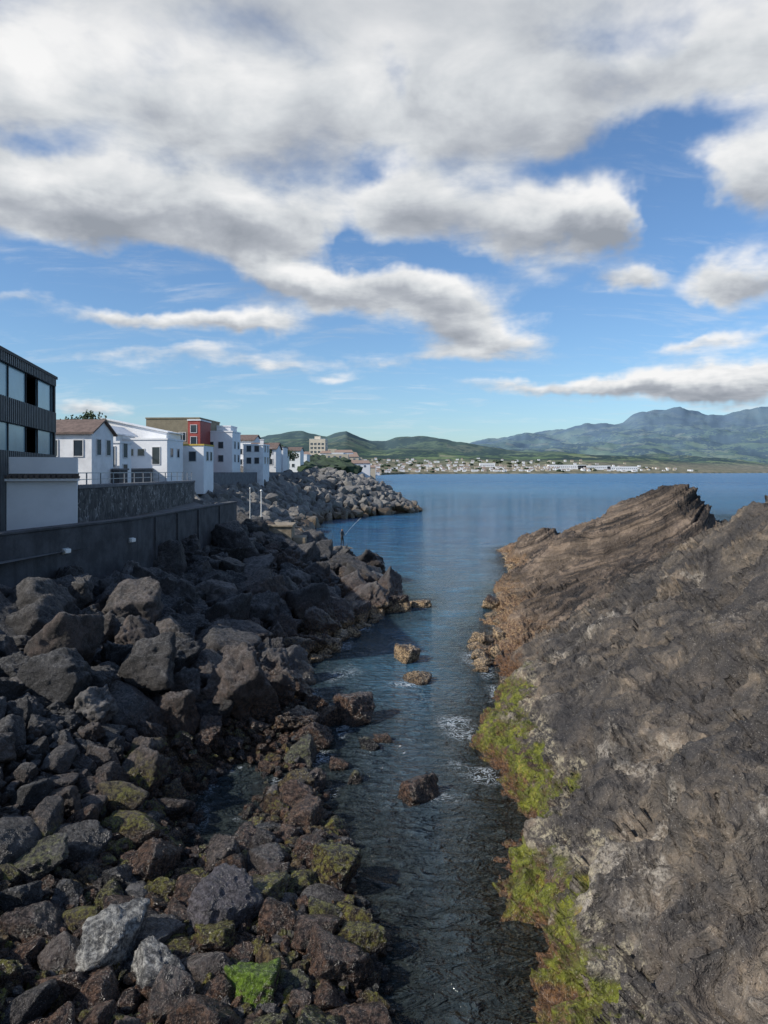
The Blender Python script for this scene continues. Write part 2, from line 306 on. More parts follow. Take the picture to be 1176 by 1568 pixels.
heroes=[(-4.05,11.1,.55,.60,'p'),(-3.25,10.6,.42,.50,'p'),(-1.74,10.25,.3,.43,'g'),(-2.7,12.1,.5,.62,'r'),(-.75,10.9,.3,.62,'b'),(-1.7,11.9,.35,.46,'b'),(-.9,13.5,.4,.5,'b'),
 (-4.2,13.4,.5,.55,'b'),(-3.1,14.0,.35,.45,'b'),(.8,17.4,.12,.52,'b'),(-.85,22.6,.25,.62,'b'),(-1.6,22.4,.05,.5,'b'),(1.0,29.8,.05,.55,'b'),(1.25,26.9,-.12,.6,'b'),(-.65,18.2,.0,.25,'b'),(-.4,20.4,-.05,.35,'b'),(.0,20.9,-.05,.3,'b'),
 (-1.2,19.0,.0,.3,'b'),(.5,40.5,.1,.8,'b'),(2.0,41.5,-.2,.6,'b'),(-8.7,26,2.9,1.2,'b'),(-11.0,23.5,3.2,1.3,'b'),(-6.6,20.5,2.1,.95,'b'),(-8.9,20.5,2.6,1.2,'b'),(-9.1,45,2.9,1.5,'b'),(-8.2,39,2.3,1.3,'b'),(-5.6,35,1.6,1.1,'b'),
 (-2.4,49,1.0,1.6,'b'),(-5.6,57,1.3,1.7,'b'),(-7,52,1.7,1.7,'b'),(-.6,46,.4,1.2,'b'),(-10.3,53.2,3.2,1.6,'b'),(-2.2,21.3,.3,.55,'b'),(-2.2,19.3,.2,.45,'b'),(-2.1,17.4,.15,.4,'b')]
ex=[]
for i,(x,y,z,r,k) in enumerate(heroes):
    ex.append((x,y,r*.9)); mt={'p':M_bp,'g':M_bg,'r':M_bgr,'b':M_b}[k]
    me=rockmesh(500+i,5,(14 if i%2 else 22) if y<17 else 44,13 if y<17 else 9,(1,.85,.85),1.0,mt); place(me,shore,x,y,z,r,'boulder',.3)
lst=[(a,'L') for a in dart(2600,samp(18,75,-.5),lambda x,y:random.uniform(.62,1.3)*(.72+.007*y),ex,.66)]
lst+=[(a,'M') for a in dart(5000,samp(7.5,32,-.25),lambda x,y:random.uniform(.32,.60)*(1+.03*max(0,y-14)),ex,.66)]
lst+=[(a,'S') for a in dart(9000,samp(7.5,75,.1),lambda x,y:random.uniform(.16,.33)*(1+.028*max(0,y-12)),ex,.62)]
la=np.array([a for a,_ in lst]); hz=SL(la[:,0],la[:,1])
for ((x,y,r),kk),z in zip(lst,hz):
    pool=math.exp(-(((x+3.7)/(.75+r*.9))**2+((y-18.0)/(1.5+r))**2))+math.exp(-(((x+3.6)/(.5+r*.8))**2+((y-15.5)/(.8+r))**2))
    if pool>.4 and random.random()<.95: continue
    if z<(-.22 if kk!='S' else -.45): continue
    me=random.choice(rocksR if (y<16 or (kk=='S' and random.random()<.5)) else rocksA)
    zo=z+r*random.uniform(.1,.45)
    if x<wallx(y)+1.6 and y>30: zo=min(zo,3.5-r*.6)
    place(me,shore,x,y,zo,r*random.uniform(.95,1.15),sq=random.uniform(.75,1.15),tilt=.9 if me in rocksA else .6)
lst=dart(5000,samp(7.5,24,.2),lambda x,y:random.uniform(.06,.13)*(1+.03*(y-8)),[],.5)
la=np.array(lst); hz=SL(la[:,0],la[:,1])
for (x,y,r),z in zip(lst,hz):
    if z>-.2: place(random.choice(rocksR),shore,x,y,z+.1+r*.3,r)
foot=empty('shoreline_rocks')
for i in range(70):
    y=random.uniform(26,72); x=np.interp(y,[w[1] for w in wR],[w[0] for w in wR])+random.uniform(-.4,.6)*(1+y*.01)
    r=random.uniform(.15,.42)*(1+y*.015); place(random.choice(rocksA),foot,x,y,random.uniform(-.2,.05),r,sq=.7)
# breakwater riprap
bw=empty('breakwater'); ex=[]
def sb():
    y=random.uniform(72,160)
    b=float(xwL(y))+.8 ; a=np.interp(y,[72,92,120,140,160],[-21,-31,-24,-14,-11])
    return random.uniform(a,b),y
lst=dart(12000,sb,lambda x,y:random.uniform(.6,1.15),ex,.62)
la=np.array(lst); hz=SL(la[:,0],la[:,1])
for (x,y,r),z in zip(lst,hz):
    if z<-.7: continue
    place(random.choice(riprap),bw,x,y,z+r*.4,r*1.3,'armour_stone',1.2)
# ------------------------------------------------------------ sea
def axis(lo,hi,step,outer):
    c=np.arange(lo,hi+1e-6,step); a=lo-np.geomspace(step,outer,60)[::-1]; b=hi+np.geomspace(step,outer,60)
    return np.concatenate([a,c,b])
xs=axis(-12,14,.16,22000); yw=axis(5,75,.2,22000)
XX,YY=np.meshgrid(xs,yw); 
loc=(np.abs(XX)<60)&(YY<170)&(YY>0)
zl=np.full(XX.shape,-9.0); zr=np.full(XX.shape,-9.0)
zl[loc]=SL(XX[loc],YY[loc]); zr[loc]=SR(XX[loc],YY[loc])
bed=np.maximum(zl,zr); bed=np.where(loc,bed,-9)
nz_=fbm(np.stack([XX.ravel()*.9,YY.ravel()*.6,0*XX.ravel()],-1),4).reshape(XX.shape)
foam=.55*np.clip(1-np.abs(bed+.2)/.5,0,1)*np.clip(nz_*2.4+.1,0,1)
for fx,fy,fa,fb,k in [(2.3,20.3,.7,1.6,.9),(2.2,22.5,.7,1.1,.6),(1.1,26.5,1.0,.5,.75),(3.6,30,.5,1.2,.65),(1.4,17.2,.7,.45,.7),(-1.4,27.5,1.0,1.4,.45),(1.4,41,1.4,.8,.5),(-.1,20.1,.6,.5,.55),(2.5,18.3,.5,1.0,.5),(-1.2,23.5,.7,.5,.4),(.8,16.8,.6,.25,.6)]:
    foam=np.maximum(foam,k*np.exp(-((XX-fx)/fa)**2-((YY-fy)/fb)**2)*np.clip(.75+nz_*1.2,0,1))
foam*=((YY>15)&(YY<80))*np.clip((YY-14)/4,0,1)
shal=np.clip(1+bed/2.0,0,1)
V=np.stack([XX,YY,np.zeros_like(XX)],-1).reshape(-1,3)
def mat_sea():
    m,t,b=newmat('sea_water'); P=geo(t)['Position']; x,y,z=t.sep(P)
    def at(n):
        a=t.N.new('ShaderNodeAttribute'); a.attribute_name=n; return a.outputs['Fac']
    fo,sh=at('foam'),at('shallow')
    dist=t.vm('LENGTH',P,out=1)
    w1=t.noise(t.vm('MULTIPLY',P,(.5,1.0,1)),.7,3,.5,.4); w2=t.noise(t.vm('MULTIPLY',P,(.7,1.3,1)),2.8,3,.6,.8); w3=t.noise(P,8,2,.6)
    w0=t.noise(t.vm('MULTIPLY',P,(.35,1,1)),.16,3,.55)
    h=t.m('ADD',t.m('ADD',t.m('MULTIPLY',w1,.9),t.m('MULTIPLY',w2,.75)),t.m('ADD',t.m('MULTIPLY',w3,.12),t.m('MULTIPLY',w0,1.7)))
    nb=t.bump(h,1,.55)
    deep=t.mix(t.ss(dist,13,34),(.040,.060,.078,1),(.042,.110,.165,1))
    deep=t.mix(t.ss(dist,38,95),deep,(.012,.115,.26,1))  # colour turns bluer with distance, standing in for reflected sky
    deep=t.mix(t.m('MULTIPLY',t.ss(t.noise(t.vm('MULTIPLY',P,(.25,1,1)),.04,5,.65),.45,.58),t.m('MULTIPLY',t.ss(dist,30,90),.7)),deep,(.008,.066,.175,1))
    deep=t.mix(t.m('MULTIPLY',t.m('MULTIPLY',t.ss(w1,.48,.62),t.ss(dist,16,50)),.55),deep,(.055,.23,.38,1))  # paler wave streaks, reflected sky put into the colour
    deep=t.mix(t.m('MULTIPLY',t.ss(w2,.5,.64),t.ss(dist,70,120,.55,0)),deep,(.10,.155,.20,1))  # near ripples painted paler in place of sky reflection
    deep=t.mix(t.m('MULTIPLY',sh,.6),deep,(.06,.068,.052,1))
    t.put(b.inputs['Base Color'],deep); t.put(b.inputs['Roughness'],t.ss(dist,15,600,.05,.28)); b.inputs['IOR'].default_value=1.33
    t.put(b.inputs['Specular IOR Level'],t.ss(dist,40,400,.6,.22))
    t.put(b.inputs['Normal'],nb)
    tr=t.N.new('ShaderNodeBsdfTransparent'); tr.inputs[0].default_value=(.62,.68,.62,1)
    lw=t.N.new('ShaderNodeFresnel'); lw.inputs['IOR'].default_value=1.33; t.put(lw.inputs['Normal'],nb)
    f=t.m('MULTIPLY',t.m('MULTIPLY',sh,.85),t.m('SUBTRACT',1,t.m('MULTIPLY',lw.outputs[0],1.6,clamp=True)))
    mx=t.N.new('ShaderNodeMixShader'); t.put(mx.inputs[0],f); t.L.new(b.outputs[0],mx.inputs[1]); t.L.new(tr.outputs[0],mx.inputs[2])
    fd=t.N.new('ShaderNodeBsdfDiffuse'); fd.inputs[0].default_value=(.62,.68,.72,1)
    lace=t.ss(t.m('ABSOLUTE',t.m('SUBTRACT',t.noise(P,3.6,5,.65,1.2),.5)),.0,.06,1,0)
    fm=t.ss(t.m('ADD',t.m('MULTIPLY',fo,1.1),t.m('MULTIPLY',t.m('SUBTRACT',lace,.9),.7)),.1,.8)
    mx2=t.N.new('ShaderNodeMixShader'); t.put(mx2.inputs[0],t.m('MULTIPLY',fm,.85)); t.L.new(mx.outputs[0],mx2.inputs[1]); t.L.new(fd.outputs[0],mx2.inputs[2])
    t.L.new(mx2.outputs[0],m.node_tree.nodes['Material Output'].inputs[0]); return m
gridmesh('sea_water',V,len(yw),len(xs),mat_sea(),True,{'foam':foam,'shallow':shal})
# ------------------------------------------------------------ distant land
tu=lambda px:(px-588)/1132.; tv=lambda py:(722-py)/1132.
nu,nd=900,300
us=np.linspace(-1.1,1.3,nu); Ds=np.geomspace(160,15000,nd); U,D=np.meshgrid(us,Ds)
coast=np.interp(us,[-1.1,-.06,-.035,-.01,.03,.1,.3,.45,.6,1.3],[160,165,420,1500,2100,2400,2700,3300,4200,6000])
p1=np.interp(us,[-1.1,-.2,-.1,0,.1,.25,.4,.52,1.3],[.012,.016,.02,.018,.017,.014,.010,.007,.006])
p2=np.interp(us,[tu(a) for a in (-600,300,350,400,440,465,500,515,530,545,565,590,610,640,670,700,760,900,1176)],[tv(a) for a in (690,684,680,674,665,661,668,662,657,666,677,682,676,674,676,684,690,700,708)])
p3=np.interp(us,[tu(a) for a in (300,640,700,760,800,860,900,950,985,1040,1100,1176,1300,1900)],[tv(a) for a in (700,695,684,678,670,664,658,648,636,630,634,628,622,640)])
Zd=np.empty_like(U)
for i in range(nu):
    c=coast[i]; left=us[i]<=-.04
    dd=np.array([c,c+(400 if left else 60),max(c*1.35,3600),5600,6800,10500,15000])
    tt=np.array([((6.2 if left else -.5)-H)/c,((12 if left else 5)-H)/(c+100),p1[i],p2[i],min(p2[i]*.8,p3[i]*.62),p3[i],p3[i]*.6])
    Zd[:,i]=H+Ds*np.interp(Ds,dd,tt)
    if not left: Zd[Ds<c,i]=-12
Xd=U*D; Fd=np.stack([Xd,D,Zd],-1).reshape(-1,3)
k=np.clip((Fd[:,1]-2500)/2500,0,1)*np.clip((Fd[:,2]-15)/60,0,1)
Fd[:,2]+=k*(fbm(Fd*np.array([1/700,1/700,0])+3,5)*Fd[:,1]*.009+fbm(Fd*np.array([1/2200,1/2200,0])+8,4,.5,True)*Fd[:,1]*.010-Fd[:,1]*.004)
def mat_land():
    m,t,b=newmat('hills_land'); P=geo(t)['Position']; x,y,z=t.sep(P)
    S=t.vm('MULTIPLY',P,(.001,.001,.001))
    fields=t.voro(t.vm('ADD',S,t.scale(t.noise(S,3,3,.5,out=1),.1)),5.0,out='Color'); fr=t.sep(fields)[0]
    n1=t.noise(S,3.2,7,.62); n2=t.noise(S,30,5,.6)
    col=t.ramp(fr,[(0,(.060,.095,.042)),(.35,(.105,.155,.055)),(.7,(.16,.205,.08)),(1,(.21,.21,.12))])
    col=t.mix(t.ss(t.m('ADD',n1,t.m('MULTIPLY',t.m('SUBTRACT',n2,.5),.6)),.46,.53),col,(.025,.042,.026,1))
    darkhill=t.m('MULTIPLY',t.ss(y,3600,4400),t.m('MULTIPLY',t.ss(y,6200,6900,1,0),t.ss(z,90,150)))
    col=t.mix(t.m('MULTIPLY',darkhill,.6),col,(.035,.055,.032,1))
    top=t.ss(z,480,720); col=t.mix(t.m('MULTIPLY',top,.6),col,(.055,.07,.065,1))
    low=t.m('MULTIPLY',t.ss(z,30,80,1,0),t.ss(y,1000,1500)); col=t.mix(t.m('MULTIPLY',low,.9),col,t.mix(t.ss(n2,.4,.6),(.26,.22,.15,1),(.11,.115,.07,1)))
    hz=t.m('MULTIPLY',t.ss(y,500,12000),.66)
    col=t.mix(hz,col,(.155,.235,.34,1))  # aerial haze painted into the hill colour, bluer with distance
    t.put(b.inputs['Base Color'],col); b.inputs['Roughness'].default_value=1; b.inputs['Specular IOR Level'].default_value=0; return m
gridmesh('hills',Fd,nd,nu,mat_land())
def landz(u,d):
    i=np.clip(np.searchsorted(us,u),1,nu-1); j=np.clip(np.searchsorted(Ds,d),1,nd-1); ZZ=Fd[:,2].reshape(nd,nu); return float(ZZ[j,i])
wall_w=simple('far_white_wall',(.74,.75,.77),.9,.08,.05); wall_y=simple('far_cream_wall',(.52,.46,.36),.9,.1,.05); roof_o=simple('far_tile_roof',(.27,.19,.15),.9,.1,.05); glass_f=simple('far_window',(.12,.15,.19),.5,.1,.1)
mb=MB()
for i in range(760):
    d=random.choice([random.uniform(420,1600),random.uniform(1600,3500),random.uniform(1900,3600),random.uniform(2100,3000)]); u=random.uniform(-.16,.01) if d<1700 else random.triangular(-.16,.5,.14)
    c=float(np.interp(u,us,coast))
    if d<c*1.02+40: 
        if d<c*.9: continue
        d=c*1.04+random.uniform(40,300)
    z=landz(u,d)
    if z>90 or z<1: continue
    x=u*d; w=random.uniform(7,14); dp=random.uniform(8,12); h=random.choice([3,5,6,6,8]); mt=random.choice([0,0,1])
    mb.box(x,x+w,d,d+dp,z-4,z+h,mt)
    if random.random()<.7:
        mb.poly([(x-.4,d-.4,z+h),(x+w+.4,d-.4,z+h),(x+w-1,d+dp/2,z+h+2),(x+1,d+dp/2,z+h+2)],2)
    for kx in range(int(w//3.5)):
        mb.box(x+1+kx*3.5,x+2.4+kx*3.5,d-.05,d+.02,z+h-2.4,z+h-1,3)
for u0,wd in ((tu(735),60),(tu(840),150),(tu(885),130),(tu(930),120)):
    d=2950; z=landz(u0,d); x=u0*d; mb.box(x,x+wd,d,d+25,z-6,z+15,0)
    for kx in range(int(wd//8)): mb.box(x+2+kx*8,x+6+kx*8,d-.1,d+.05,z+5,z+8,3)
mb.build('distant_town',[wall_w,wall_y,roof_o,glass_f])
leafd=simple('distant_foliage',(.045,.072,.035),.95,.5,.08,col2=(.022,.038,.022))
bm=bmesh.new()
for i in range(900):
    d=random.choice([random.uniform(230,700),random.uniform(600,3400)]); u=random.uniform(-.2,-.03) if d<1500 else random.uniform(-.2,.5)
    c=float(np.interp(u,us,coast)); 
    if d<c+60: continue
    z=landz(u,d); r=random.uniform(2.5,4.5)*(1 if d<1500 else 1.7)
    for j in range(3):
        ret=bmesh.ops.create_icosphere(bm,subdivisions=1,radius=1)
        o=Vector((u*d+random.uniform(-r,r),d+random.uniform(-r,r),z+r*random.uniform(.2,.6)))
        for v in ret['verts']: v.co=Vector((v.co.x*r*1.3,v.co.y*r,v.co.z*r*.7))*random.uniform(.7,1.25)+o
me=bpy.data.meshes.new('distant_trees'); bm.to_mesh(me); bm.free(); me.materials.append(leafd); link(bpy.data.objects.new('distant_trees',me))
# ------------------------------------------------------------ building materials
white=simple('white_render',(.82,.82,.82),.85,.05,.7,bumpd=.004); white2=simple('aged_white_render',(.76,.77,.78),.88,.10,1.1,bumpd=.006)
tile=simple('clay_tile',(.17,.12,.10),.85,.25,3,bumpd=.02); greyroof=simple('grey_roof',(.2,.2,.21),.8,.2,1)
glass,gt,gb=newmat('window_glass'); gb.inputs['Roughness'].default_value=.08
t=gt; t.put(gb.inputs['Base Color'],t.mix(t.noise(geo(t)['Position'],.8,2),(.012,.016,.02,1),(.05,.07,.09,1)))
frame=simple('window_frame',(.6,.6,.6),.6,.05); olive=simple('brown_brick_wall',(.24,.205,.14),.85,.12,2); redp=simple('red_panel',(.36,.06,.045),.6,.15); cream=simple('cream_render',(.6,.53,.42),.85,.1)
yel=simple('yellow_trim',(.6,.42,.08),.8,.1); asph=simple('promenade_paving',(.16,.16,.16),.9,.2,.8,bumpd=.01)
def building(name,x,y,w,d,z0,z1,rot=0,wall=white,roof='flat',rh=1.6,roofm=None,front=(),side=(),door=None,chim=False):
    e=empty(name,(x,y,z0),rot); h=z1-z0
    b=MB(); b.box(0,w,0,d,-3,h)
    if roof=='gable_front':
        b.poly([(0,0,h),(w,0,h),(w*.5,0,h+rh)]); b.poly([(w,d,h),(0,d,h),(w*.5,d,h+rh)])
    if roof=='gable_side':
        b.poly([(w,0,h),(w,d,h),(w,d*.5,h+rh)]); b.poly([(0,d,h),(0,0,h),(0,d*.5,h+rh)])
    if roof=='shed': b.poly([(0,0,h),(w,0,h),(0,0,h+rh)]); b.poly([(w,d,h),(0,d,h),(0,d,h+rh)]); b.poly([(0,d,h),(0,0,h),(0,0,h+rh),(0,d,h+rh)])
    b.build('walls',[wall],e)
    r=MB(); t_=.14; o=.25
    def slab(a,b_,c,d_):
        up=[(p[0],p[1],p[2]+t_) for p in (a,b_,c,d_)]; lo=[a,b_,c,d_]
        r.poly(up); r.poly(lo[::-1])
        for i in range(4): r.poly([lo[i],lo[(i+1)%4],up[(i+1)%4],up[i]])
    if roof=='flat': r.box(-.08,w+.08,-.08,d+.08,h+.003,h+.18)
    elif roof=='gable_front':
        k=rh/(w*.5); slab((-o,-o,h-o*k+.004),(w*.5,-o,h+rh+.004),(w*.5,d+o,h+rh+.004),(-o,d+o,h-o*k+.004)); slab((w*.5,-o,h+rh+.004),(w+o,-o,h-o*k+.004),(w+o,d+o,h-o*k+.004),(w*.5,d+o,h+rh+.004))
    elif roof=='gable_side':
        k=rh/(d*.5); slab((-o,-o,h-o*k+.004),(w+o,-o,h-o*k+.004),(w+o,d*.5,h+rh+.004),(-o,d*.5,h+rh+.004)); slab((-o,d*.5,h+rh+.004),(w+o,d*.5,h+rh+.004),(w+o,d+o,h-o*k+.004),(-o,d+o,h-o*k+.004))
    elif roof=='shed': slab((-o,-o,h+rh+.01),(w+o,-o,h-.02),(w+o,d+o,h-.02),(-o,d+o,h+rh+.01))
    r.build('roof',[roofm or wall],e)
    g=MB(); f=MB()
    for (a,c,ww,hh) in front:
        g.box(a,a+ww,-.03,.02,c,c+hh)
        for q in ((a-.07,a,c-.07,c+hh+.07),(a+ww,a+ww+.07,c-.07,c+hh+.07),(a,a+ww,c-.07,c),(a,a+ww,c+hh,c+hh+.07)): f.box(q[0],q[1],-.06,.02,q[2],q[3])
        if ww>.8: f.box(a+ww*.5-.03,a+ww*.5+.03,-.05,.0,c,c+hh)
    for (a,c,ww,hh) in side:
        g.box(w-.02,w+.03,a,a+ww,c,c+hh)
        for q in ((a-.07,a,c-.07,c+hh+.07),(a+ww,a+ww+.07,c-.07,c+hh+.07),(a,a+ww,c-.07,c),(a,a+ww,c+hh,c+hh+.07)): f.box(w-.02,w+.06,q[0],q[1],q[2],q[3])
    if g.v: g.build('windows',[glass],e); f.build('window_frames',[frame],e)
    if door: 
        q=MB(); q.box(door[0],door[0]+.95,-.04,.02,0,2.1); q.build('door',[greyroof],e)
    if chim:
        q=MB(); q.box(w*.3,w*.3+.6,d*.4,d*.4+.6,h,h+rh+.6); q.box(w*.3-.08,w*.3+.68,d*.4-.08,d*.4+.68,h+rh+.6,h+rh+.7); q.build('chimney',[wall],e)
    return e
def gridw(x0,dx,n,z0,dz,m,w,h): return [(x0+i*dx,z0+j*dz,w,h) for i in range(n) for j in range(m)]
def slat_building():
    A=Vector((-15.6,24)); B=Vector((-20,45)); L=(B-A).length; d=(B-A)/L; rot=math.atan2(d.y,d.x)
    e=empty('dark_apartment_building',(A.x,A.y,0),rot)
    slat=simple('charcoal_cladding',(.13,.14,.145),.5,.15,2); core=simple('charcoal_wall',(.02,.021,.023),.7,.1); lite=simple('pale_blue_glass_panel',(.24,.36,.42),.2,.12,.6)  # panel colour holds painted-in sky reflection and light curtains
    b=MB(); b.box(0,L,.9,14,3,13.2); 
    for z0,z1 in ((3,8.6),(9.95,11.15),(12.75,13.2)): b.box(0,L,0,.9,z0,z1)
    b.box(-.1,L+.1,-.12,14,13.2,13.36)
    for x in (0,L-.25): b.box(x,x+.25,0,.9,8.6,9.95); b.box(x,x+.25,0,.9,11.15,12.75)
    b.build('walls',[core],e)
    s_=MB(); n=int(L/.34)
    for i in range(n):
        x=i*.34+.03
        for z0,z1 in ((3,8.6),(9.95,11.15),(12.75,13.19)): s_.box(x,x+.11,-.10,.0-.003,z0,z1)
    s_.build('slats',[slat],e)
    g=MB(); mu=MB(); k=0; x=.25
    while x<L-.6:
        w=[5.0,3.4,6.4,2.4][k%4]; x1=min(x+w,L-.3)
        if k%2==0: g.box(x,x1-.05,.1,.16,11.16,12.74); g.box(x,x1-.05,.1,.16,8.62,9.94)
        for xx in np.arange(x,x1,3.2): mu.box(xx-.03,xx+.03,.04,.097,11.16,12.74); mu.box(xx-.03,xx+.03,.04,.097,8.62,9.94)
        k+=1; x+=w
    g.build('glass_panels',[lite],e); mu.build('mullions',[core],e)
    e2=MB()
    for i in range(36): y=i*.36; e2.box(L+.003,L+.09,y,y+.11,3,13.1)
    e2.build('end_slats',[slat],e)
slat_building()
tile2=simple('dark_clay_tile',(.15,.12,.10),.85,.3,3)
def low_white():
    e=empty('white_terrace_house',(-24.2,32.25,4.3),math.radians(22))
    b=MB(); b.box(0,10.0,0,5,-1,2.85); b.box(0,10.0,.5,.8,3.2,4.0); b.box(9.7,10.0,.8,5,3.2,4.0); b.build('walls',[white],e)
    c=MB(); c.box(-.1,10.1,-.35,.5,2.853,2.97); c.build('cornice',[white],e)
    r=MB()
    for i in range(42): x=i*.24; r.box(x,x+.15,-.45,.5,2.975,3.14)
    r.box(-.1,10.1,-.3,5.1,2.972,3.05); r.box(-.05,10.05,.35,5.0,3.052,3.2); r.build('tile_coping',[tile2],e)
low_white()
building('white_house',-26.8,57,4.4,3.8,6.9,10.6,math.radians(-4),white2,'gable_side',1.0,tile,front=[(3.0,1.9,.7,1.2),(1.0,1.9,.7,1.2)],side=gridw(.8,1.7,2,2.0,1,1,.7,1.2))
building('narrow_white_house',-24.3,62.5,2.0,2.4,6.4,10.0,math.radians(-4),white,'flat',.7,white2,front=[(1.0,1.6,.6,1.7)],side=gridw(.7,2,1,.5,1.9,2,.8,1.3))
building('gabled_white_house',-32.0,84,7.4,5,8,12.0,math.radians(-3),white,'shed',1.6,white2,front=[(1.2,1.2,.9,1.0),(4.6,1.2,.9,1.0)],side=gridw(1.5,2,2,1.6,1,1,.9,1.2))
building('brown_apartment_building',-32.5,101,7.4,10,8,14.8,math.radians(-3),olive,'flat',1,olive,front=gridw(.6,2,3,3.8,1,1,.9,1.1),side=gridw(1,3,3,4,1,1,.9,1.1))
building('red_fronted_house',-26.6,100.3,1.7,5,8,14.5,math.radians(-3),redp,'flat',1,white,front=gridw(.4,1,1,3.3,1.6,2,.8,1.0))
building('white_flat_roof_house',-28.4,79.5,5.2,5,7.8,11.0,math.radians(-4),white,'flat',1,white,front=[(.8,1.5,.7,.7),(2.0,1.5,.7,.7),(3.6,.6,.8,1.8)],side=gridw(1,2,2,1.4,1,1,.7,.9))
building('white_flat_roof_house',-31.0,78,2.8,5,7.8,11.6,math.radians(-4),white2,'gable_front',.8,white2,front=[(.9,2.4,.8,.9)])
building('yellow_trim_house',-24.6,85.5,3.8,4,8,10.6,math.radians(-3),white,'flat',1,yel,front=[(.5,.8,.8,1.1),(2.1,.8,.8,1.1)],side=gridw(1,1.5,2,.9,1,1,.8,1))
building('white_town_house',-25.6,105,4.1,5,8,13.2,math.radians(-2),white,'flat',1,white,front=gridw(.7,1.4,2,1,1.9,2,.7,.9),side=gridw(1,2.2,2,1,1.9,2,.8,1))
building('white_town_house',-25.2,109,2.6,4,8,14.2,math.radians(-2),white,'flat',1,white,front=[(.6,4.6,.7,1.0)])
building('white_town_house',-21.3,112,3.0,5,8,11.6,math.radians(-2),white2,'flat',1,white,front=gridw(.5,1.2,2,.8,1.8,2,.7,.9),side=gridw(1,2.2,2,.8,1.8,2,.8,1))
building('white_town_house',-22.5,124,4.4,5,8,11.4,math.radians(-2),white2,'gable_side',1,tile,front=gridw(.5,1.3,3,.8,1.8,2,.7,.9),chim=True)
building('white_town_house',-27,128,4.4,7,8,13.0,math.radians(-2),white,'gable_side',1,tile,front=gridw(.5,1.3,3,.8,1.8,2,.7,.9))
building('grey_town_house',-21,135,2.6,5,8,12.0,math.radians(-2),white2,'flat',1,greyroof,front=gridw(.4,1.1,2,.8,1.8,2,.6,.9))
for i,(u,d,w,z1) in enumerate([(-.175,165,5,13.0),(-.168,190,6,12.5),(-.158,175,4,11.6),(-.148,230,8,14),(-.135,260,8,13.5)]):
    building('town_house',u*d,d,w,8,8,z1,-.03,[white,cream,white2,white,white][i],['flat','gable_side'][i%2],1.2,[white,tile][i%2],front=gridw(.6,1.6,int(w//1.7),1,2,2,.8,1))
hot=building('hotel_tower',-50.5,500,10.8,14,10,29.5,-.05,cream,'flat',1,white,front=gridw(.8,2.5,4,2,2.7,6,1.6,1.5),side=gridw(1,3,4,2,2.7,6,1.6,1.5))
q=MB(); q.box(3,7,4,9,19.7,21.6); q.build('lift_house',[cream],hot)
building('seafront_hotel',-38,480,8,12,8,18.5,-.05,cream,'flat',1,white,front=gridw(.7,1.9,4,1.5,2.5,3,1.2,1.3))
building('yellow_apartment_block',-57.5,430,5,10,8,19,-.05,cream,'flat',1,white,front=gridw(.6,1.6,3,1.5,2.4,4,.9,1.3))
building('waterfront_building',-28,460,14,12,7,12.5,-.02,white,'flat',1,white,front=gridw(.8,2.2,6,1,2.2,2,1.2,1.2))
# ------------------------------------------------------------ walls
def mat_darkconc():
    m,t,b=newmat('dark_concrete'); P=geo(t)['Position']; x,y,z=t.sep(P)
    n=t.noise(P,1.2,7,.65); f=t.noise(P,16,5,.7); v=t.noise(t.vm('MULTIPLY',P,(2.5,2.5,.3)),1.5,5,.6)
    c=t.mix(t.ss(n,.35,.65),(.036,.038,.043,1),(.075,.078,.085,1)); c=t.mix(t.m('MULTIPLY',t.ss(v,.5,.7),.5),c,(.03,.031,.033,1)); c=t.mix(t.m('MULTIPLY',t.ss(f,.6,.72),.5),c,(.16,.16,.16,1))
    t.put(b.inputs['Base Color'],c); b.inputs['Roughness'].default_value=.85; t.put(b.inputs['Normal'],t.bump(f,.7,.02)); return m
def mat_stone():
    m,t,b=newmat('rubble_stone'); P=geo(t)['Position']
    Pw=t.vm('ADD',P,t.scale(t.noise(P,2,3,.5,out=1),.35))
    ed=t.voro(Pw,2.6,'DISTANCE_TO_EDGE'); cc=t.sep(t.voro(Pw,2.6,out='Color'))[0]
    c=t.ramp(cc,[(0,(.03,.03,.031)),(.6,(.06,.058,.056)),(1,(.10,.095,.09))])
    mor=t.m('MULTIPLY',t.ss(ed,.04,.10,1,0),t.ss(t.noise(P,.9,4,.6),.45,.6)); c=t.mix(mor,c,(.28,.27,.26,1))
    t.put(b.inputs['Base Color'],c); b.inputs['Roughness'].default_value=.9; t.put(b.inputs['Normal'],t.bump(ed,.8,.08)); return m
dc=mat_darkconc(); rs=mat_stone(); cop=simple('wall_coping',(.16,.16,.17),.85,.2,2,bumpd=.01)
lamp=simple('white_lamp_plastic',(.8,.8,.76),.5,.03); metal=simple('galvanised_metal',(.45,.46,.47),.4,.1,4,metal=.7)
e=empty('sea_wall'); pts=[(-15.8,12),(-13,25),(-11.15,33.5),(-10.35,52)]
b=MB()
for i in range(3): b.seg(pts[i],pts[i+1],.45,1.5,5.42)
b.build('wall_body',[dc],e,.03)
c=MB()
for i in range(3):
    p,q=Vector(pts[i]),Vector(pts[i+1]); n=(q-p).normalized(); n=Vector((-n.y,n.x)); c.seg(p-n*.06,q-n*.06,.57,5.424,5.52)
c.build('coping',[dc],e,.02)
j=MB()
for fr in (.12,.3,.5,.75): 
    for i in (2,):
        p=Vector(pts[i]).lerp(Vector(pts[i+1]),fr); j.box(p.x-.02,p.x+.09,p.y-.15,p.y+.15,1.6,5.40)
j.build('pilasters',[dc],e)
